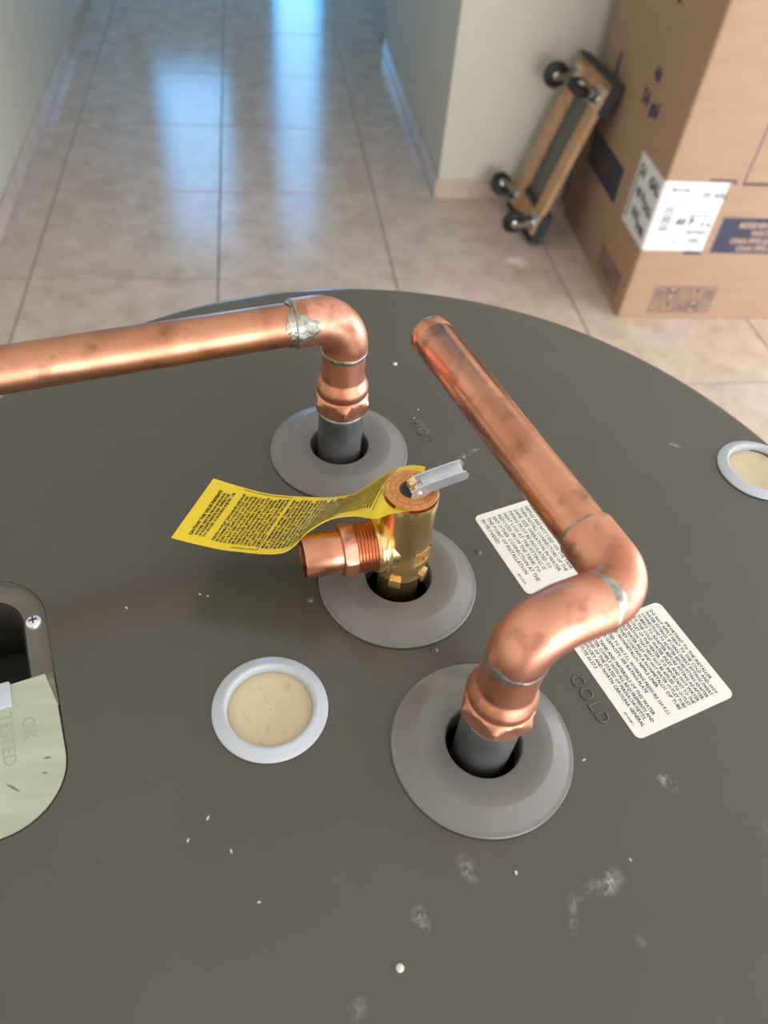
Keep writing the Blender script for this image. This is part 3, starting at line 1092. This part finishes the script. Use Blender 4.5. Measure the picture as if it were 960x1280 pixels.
# blocks of print down the tag: (start, end, left margin, right margin, size, lead)
for (l0, l1, m0, m1, sz, lead, bold) in ((.0062, .0075, .10, .86, .0023, .0030, .00012), (.0092, .0150, .12, .88, .00190, .00205, .00008),
                                         (.0185, .0410, .10, .93, .00185, .00203, .00008), (.0440, .0790, .08, .93, .00185, .00203, .00008),
                                         (.0800, .1070, .12, .84, .00185, .00215, .00008)):
    y = l0
    while y <= l1:
        ln = ''
        lim = W_T * (m1 - m0)
        while len(ln) * sz * .64 < lim * .95:
            ln += WORDS[wi % len(WORDS)] + ' '
            wi += 1
        V, F = text2d(ln.strip(), sz, bold)
        w_ = width(V)
        s = lim * random.choice((1, 1, 1, .97, .94)) / w_
        parts.append(([tag_pt(min(y + lead * .7 - v[1], TL - .002), m0 + (v[0] * s) / W_T, .00016) for v in V], F))
        y += lead
# thin frame lines


def tag_line(la, ta, lb, tb, wid=.00035):
    n_ = 24
    V, F = [], []
    for i in range(n_ + 1):
        f_ = i / n_
        l_ = la + (lb - la) * f_; t_ = ta + (tb - ta) * f_
        if abs(lb - la) > abs(tb - ta) * W_T:
            V += [tag_pt(l_, t_, .00016), tag_pt(l_, t_ + wid / W_T, .00016)]
        else:
            V += [tag_pt(l_, t_, .00016), tag_pt(l_ + wid, t_, .00016)]
    for i in range(n_):
        F.append((2 * i, 2 * i + 1, 2 * i + 3, 2 * i + 2))
    return V, F


for q in ((.0172, .965, .0428, .965), (.0300, .045, .0428, .045), (.0428, .045, .0428, .30), (.0810, .90, .1080, .90), (.1095, .08, .1095, .90)):
    parts.append(tag_line(*q))
mesh_obj('print', *join(*parts), MT['ink'], tg)

# ================================================================== CARDBOARD BOX
b0 = Vector((1.2156, 2.1447, 0))
ba = math.radians(-1.5)
ex = Vector((math.cos(ba), math.sin(ba), 0)); ey = Vector((-math.sin(ba), math.cos(ba), 0))
BW, BD, BH = .66, .735, 1.32
box = thing('cardboard_box', tuple(b0 + ex * BW / 2 + ey * BD / 2), 'tall brown cardboard carton with navy print and a white corner label', 'box')
V, F = prism(rrect(0, BW, 0, BD, .010, 5), b0, ex, ey, UP, .001, BH - .004)
mesh_obj('carton', V, F, MT['cardboard'], box, True, 40)
# four top flaps meeting in two seams
mesh_obj('top_flap', *boxv(b0 + ex * BW / 2 + ey * (BD * .25) + UP * (BH - .002), (ex, ey, UP), (BW, BD / 2 - .003, .004)), MT['cardboard'], box)
mesh_obj('top_flap', *boxv(b0 + ex * BW / 2 + ey * (BD * .75) + UP * (BH - .002), (ex, ey, UP), (BW, BD / 2 - .003, .004)), MT['cardboard'], box)


def fquad(s0, s1, z0, z1, off=.0004):            # on the front (facing the camera)
    o_ = b0 - ey * off
    return [o_ + ex * s0 + UP * z0, o_ + ex * s1 + UP * z0, o_ + ex * s1 + UP * z1, o_ + ex * s0 + UP * z1], [(0, 1, 2, 3)]


def lquad(s0, s1, z0, z1, off=.0004):            # on the left side
    o_ = b0 - ex * off
    return [o_ + ey * s0 + UP * z0, o_ + ey * s1 + UP * z0, o_ + ey * s1 + UP * z1, o_ + ey * s0 + UP * z1], [(0, 1, 2, 3)]


def ftext(body_t, size, s, z, bold=.0, align='LEFT', off=.0009):
    V, F = text2d(body_t, size, bold, align)
    return place2d(V, F, b0 - ey * off + ex * s + UP * z, ex, UP, -ey, 0)


def ltext(body_t, size, s, z, bold=.0, align='LEFT', off=.0009):
    V, F = text2d(body_t, size, bold, align)
    return place2d(V, F, b0 - ex * off + ey * s + UP * z, -ey, UP, -ex, 0)


# white label folded round the corner
R10 = .010
pts = [(ey * .204 - ex * .0006)]
prof2 = [(-.0006, .204), (-.0006, R10)]
for i in range(1, 8):
    a = PI + PI / 2 * i / 8
    prof2.append((R10 + (R10 + .0006) * math.cos(a), R10 + (R10 + .0006) * math.sin(a)))
prof2 += [(R10, -.0006), (.207, -.0006)]
V, F = [], []
for (x, y) in prof2:
    p = b0 + ex * x + ey * y
    V += [p + UP * .258, p + UP * .484]
for i in range(len(prof2) - 1):
    F.append((2 * i, 2 * i + 2, 2 * i + 3, 2 * i + 1))
lab = mesh_obj('shipping_label', V, F, MT['boxlabel'], box, True, label='white shipping label folded round the corner')
parts = [ftext('MODEL', .018, .030, .452, .0006), ftext('50 GAL', .026, .135, .436, .0010),
         ftext('SERIAL NO. 0418', .013, .060, .418), ftext('40 P', .034, .080, .345, .0020),
         ftext('38,000 BTU', .016, .118, .372, .0004), ftext('F G', .024, .165, .340, .0012), ftext('NATURAL', .016, .125, .318, .0006),
         ftext('VENT', .012, .085, .282, .0003)]
for k in range(14):     # bar code
    parts.append(fquad(.030, .062, .325 + k * .006, .325 + k * .006 + random.choice((.0022, .0036)), .0009))
# round certification mark
ringp = []
for i in range(32):
    a = 2 * PI * i / 32
    for r in (.030, .0275):
        ringp.append(b0 - ey * .0009 + ex * (.160 + r * math.cos(a)) + UP * (.294 + r * math.sin(a)))
parts.append((ringp, [(2 * i, 2 * i + 1, (2 * i + 3) % 64, (2 * i + 2) % 64) for i in range(32)]))
parts.append(ftext('CSA', .022, .160, .287, .0010, 'CENTER'))
for q in parts:
    mesh_obj('label_print', *q, MT['greyink'], lab)
parts = [ltext('50', .052, .190, .420, .003), ltext('GAL', .045, .100, .425, .003), lquad(.180, .190, .275, .42, .0009),
         ltext('40 P', .040, .165, .365, .003), ltext('TALL', .036, .095, .355, .003), ltext('NG', .040, .150, .305, .003),
         ltext('FVIR', .034, .090, .285, .003)]
for q in parts:
    mesh_obj('label_print', *q, MT['greyink'], lab)

# navy printed panel with knocked-out words
pan = mesh_obj('navy_panel', *fquad(.236, BW - .02, .252, .374), MT['navy'], box, label='navy printed panel with pale capital words')
mesh_obj('panel_print', *join(ftext('RESIDENTIAL GAS', .026, .300, .341, .0008), ftext('WATER HEATER', .026, .350, .314, .0008),
                              ftext('CHAUFFE-EAU AU', .026, .288, .287, .0008), ftext('CHAUFFE-EAU', .026, .318, .261, .0008)),
         MT['cardedge'], pan)
mesh_obj('navy_corner_mark', *join(fquad(.140, .228, .487, .494), fquad(.221, .228, .478, .494)), MT['navy'], box)
mesh_obj('navy_corner_mark', *fquad(.145, .207, .245, .256), MT['navy'], box)
mesh_obj('navy_frame_line', *join(fquad(.252, BW - .02, .478, .487), fquad(.249, .2535, .478, 1.05), fquad(.252, BW - .02, 1.045, 1.05)), MT['navy'], box)
# handling marks along the bottom of both faces
def icon_block(fq, ft, s0, s1, z0, z1):
    ps = []
    w_ = (s1 - s0) / 5; h_ = (z1 - z0) / 2
    for r in range(2):
        for k in range(5):
            a0 = s0 + k * w_ + .003; a1 = a0 + w_ - .006; c0 = z0 + r * h_ + .003; c1 = c0 + h_ - .006
            t_ = .0030
            ps += [fq(a0, a1, c0, c0 + t_, .0006), fq(a0, a1, c1 - t_, c1, .0006), fq(a0, a0 + t_, c0, c1, .0006), fq(a1 - t_, a1, c0, c1, .0006)]
            m = (k + 2 * r) % 4
            am, cm = (a0 + a1) / 2, (c0 + c1) / 2
            if m == 0:      # arrows
                for q in (-.006, .006):
                    ps += [fq(am + q - .0014, am + q + .0014, c0 + .008, c1 - .012, .0006), fq(am + q - .004, am + q + .004, c1 - .016, c1 - .012, .0006)]
            elif m == 1:    # glass
                ps += [fq(am - .006, am + .006, cm, c1 - .008, .0006), fq(am - .001, am + .001, c0 + .010, cm, .0006), fq(am - .006, am + .006, c0 + .007, c0 + .010, .0006)]
            elif m == 2:    # stack bars
                for q in range(3):
                    ps.append(fq(a0 + .007, a1 - .007, c0 + .009 + q * .010, c0 + .014 + q * .010, .0006))
            else:           # clamp
                ps += [fq(a0 + .006, a0 + .010, c0 + .008, c1 - .008, .0006), fq(a1 - .010, a1 - .006, c0 + .008, c1 - .008, .0006), fq(am - .005, am + .005, cm - .006, cm + .006, .0006)]
    return join(*ps)


mesh_obj('handling_marks', *icon_block(fquad, ftext, .098, .325, .022, .128), MT['navy'], box)
mesh_obj('handling_marks', *icon_block(lquad, ltext, .065, .285, .038, .122), MT['navy'], box)
lp_ = mesh_obj('navy_panel', *lquad(.300, .640, .258, .380), MT['navy'], box)
mesh_obj('panel_emblem', *join(lquad(.335, .385, .285, .290, .0009), lquad(.335, .340, .285, .345, .0009), lquad(.335, .385, .340, .345, .0009), lquad(.380, .385, .285, .345, .0009),
                               lquad(.350, .370, .300, .330, .0009), lquad(.42, .60, .29, .345, .0008)), mat('panel_dull_brown', (.10, .065, .05), .7), lp_)
mesh_obj('side_print', *join(ltext('50 gal', .062, .335, .585, .003), ltext('40', .055, .30, .665, .003)), MT['navy'], box)
mesh_obj('side_print', *join(lquad(.580, .605, .565, .640, .0006)), MT['navy'], box)
mesh_obj('side_print', *join(lquad(.275, .300, .868, .905, .0006)), MT['navy'], box)
mesh_obj('panel_seam', *join(lquad(.560, .5625, .66, BH - .02, .0005), lquad(.690, .692, .66, BH - .02, .0005)), mat('seam_brown', (.30, .18, .10), .8), box)

# ================================================================== FURNITURE DOLLY
dv = Vector((.166, .0105, .5735)).normalized()      # up along its length
du = Vector((-.0638, .998, 0)); du = (du - dv * du.dot(dv)).normalized()
dn = dv.cross(du).normalized()
if dn.x > 0:
    dn = -dn                                           # underside, facing the hallway wall
dO = Vector((1.0528, 2.6073, .012))
DL, DWd = .585, .300
dolly = thing('furniture_dolly', tuple(dO + du * DWd / 2), 'wooden furniture dolly with carpeted ends and four casters, leaning on the carton', 'dolly')


def dbox(name, u0, u1, v0, v1, n0, n1, m, parent, bev=.003, label=None):
    c_ = dO + du * (u0 + u1) / 2 + dv * (v0 + v1) / 2 + dn * (n0 + n1) / 2
    V, F = boxv(c_, (du, dv, dn), (u1 - u0, v1 - v0, n1 - n0), bev)
    return mesh_obj(name, V, F, m, parent, True, 50, label=label)


# deck side is n = 0 (towards the carton); casters at n > 0
dbox('side_rail', .012, .078, .02, .560, .022, .044, MT['wood'], dolly)
dbox('side_rail', .226, .290, .02, .560, .022, .044, MT['wood'], dolly)
dbox('end_board', .005, .295, .006, .100, .008, .023, MT['wood'], dolly)
dbox('end_board', .005, .295, .485, .579, .008, .023, MT['wood'], dolly)
dbox('deck_panel', .070, .235, .098, .487, .010, .017, MT['deckgrey'], dolly)
dbox('carpet_bumper', 0, .300, 0, .112, -.006, .0095, MT['carpet'], dolly, .006, label='dark grey carpet padding')
dbox('carpet_bumper', 0, .300, .473, .585, -.006, .0095, MT['carpet'], dolly, .006, label='dark grey carpet padding')
dbox('bumper_strip', 0, .300, -.004, .009, -.004, .042, MT['carpet'], dolly, .004)
dbox('bumper_strip', 0, .300, .576, .589, -.004, .042, MT['carpet'], dolly, .004)
dbox('bumper_side', -.003, .012, .0, .105, -.004, .034, MT['carpet'], dolly, .004)
dbox('bumper_side', -.003, .012, .480, .585, -.004, .034, MT['carpet'], dolly, .004)
dbox('brace', .068, .236, .090, .112, .020, .034, MT['carpet'], dolly)


def caster(cu, cv, yaw):
    base = dO + du * cu + dv * cv + dn * .044
    pl_ = boxv(base + dn * .0015, (du, dv, dn), (.058, .062, .003), .001)
    cs = mesh_obj('caster', *join(pl_, lathe(base, dn, [(.0001, .012), (.018, .012), (.020, .004), (.020, .002)], 24)), MT['castersteel'], dolly, True, 40)
    fwd = du * math.cos(yaw) + dv * math.sin(yaw)
    axl = dn.cross(fwd).normalized()
    hub = base + dn * .068 + fwd * .024
    fk = []
    for s in (-1, 1):
        q = [(-.018, .010), (.018, .010), (.038, .064), (.034, .076), (.024, .076), (.016, .066)]
        fk.append(prism(q, base + axl * (s * .0175 - .001), fwd, dn, axl, 0, .002))
    fk.append(boxv(base + dn * .011, (fwd, axl, dn), (.036, .037, .003)))
    mesh_obj('fork', *join(*fk), MT['castersteel'], cs)
    V, F = lathe(hub - axl * .0135, axl, [(.012, 0), (.037, 0), (.043, .004), (.0450, .0135), (.043, .023), (.037, .027), (.012, .027)], 36)
    wh = mesh_obj('wheel', V, F, MT['rubber'], cs, True, 40)
    V, F = lathe(hub - axl * .0205, axl, [(.0001, 0), (.007, 0), (.008, .003), (.014, .006), (.014, .035), (.008, .038), (.007, .041), (.0001, .041)], 24)
    mesh_obj('hub', V, F, MT['castersteel'], wh, True, 40)


caster(.045, .060, -1.35)
caster(.258, .060, .75)
caster(.045, .520, .25)
caster(.258, .520, -1.5)

# ================================================================== CRUMBS ON THE HEATER TOP
CRUMB_AT = ['left of the valve, one of a pair', 'left of the valve, other of a pair',
            'below the left foam cap', 'between cover plate and left foam cap bottom', 'just under the left foam cap row', 'lowest one left of centre',
            'below the cold trim ring', 'beside the pale smear right of centre', 'beyond the valve lever tip', 'at the start of the word HOT',
            'beside the corner of the large sticker', 'between the word HOT and the far rim', 'midway between cover plate and hot pipe']
for k, (x, y) in enumerate([(-.0386, .2395), (-.0345, .2382), (-.0323, .1239), (-.0402, .1155), (-.0227, .1095), (-.0118, .0888), (.0936, .0888),
                            (.1439, .0886), (.1203, .3323), (.0946, .3699), (.1372, .1335), (.0985, .3780), (-.0748, .2338)]):
    a = random.uniform(0, PI)
    l_ = random.uniform(.0007, .0012); w_ = l_ * random.uniform(.35, .6)
    bm = bmesh.new()
    bmesh.ops.create_icosphere(bm, subdivisions=1, radius=1)
    for v in bm.verts:
        v.co = Vector((v.co.x * l_, v.co.y * w_, v.co.z * w_ * .6)) * random.uniform(.8, 1.15)
    me = bpy.data.meshes.new('crumb'); bm.to_mesh(me); bm.free()
    me.materials.append(MT['crumb'])
    o = bpy.data.objects.new('crumb', me)
    COL.objects.link(o)
    o.location = (x, y, T + w_ * .5)
    o.rotation_euler = (0, 0, a)
    tag(o, 'tiny pale crumb on the heater top, ' + CRUMB_AT[k], 'crumb', 'loose crumbs on the heater top')
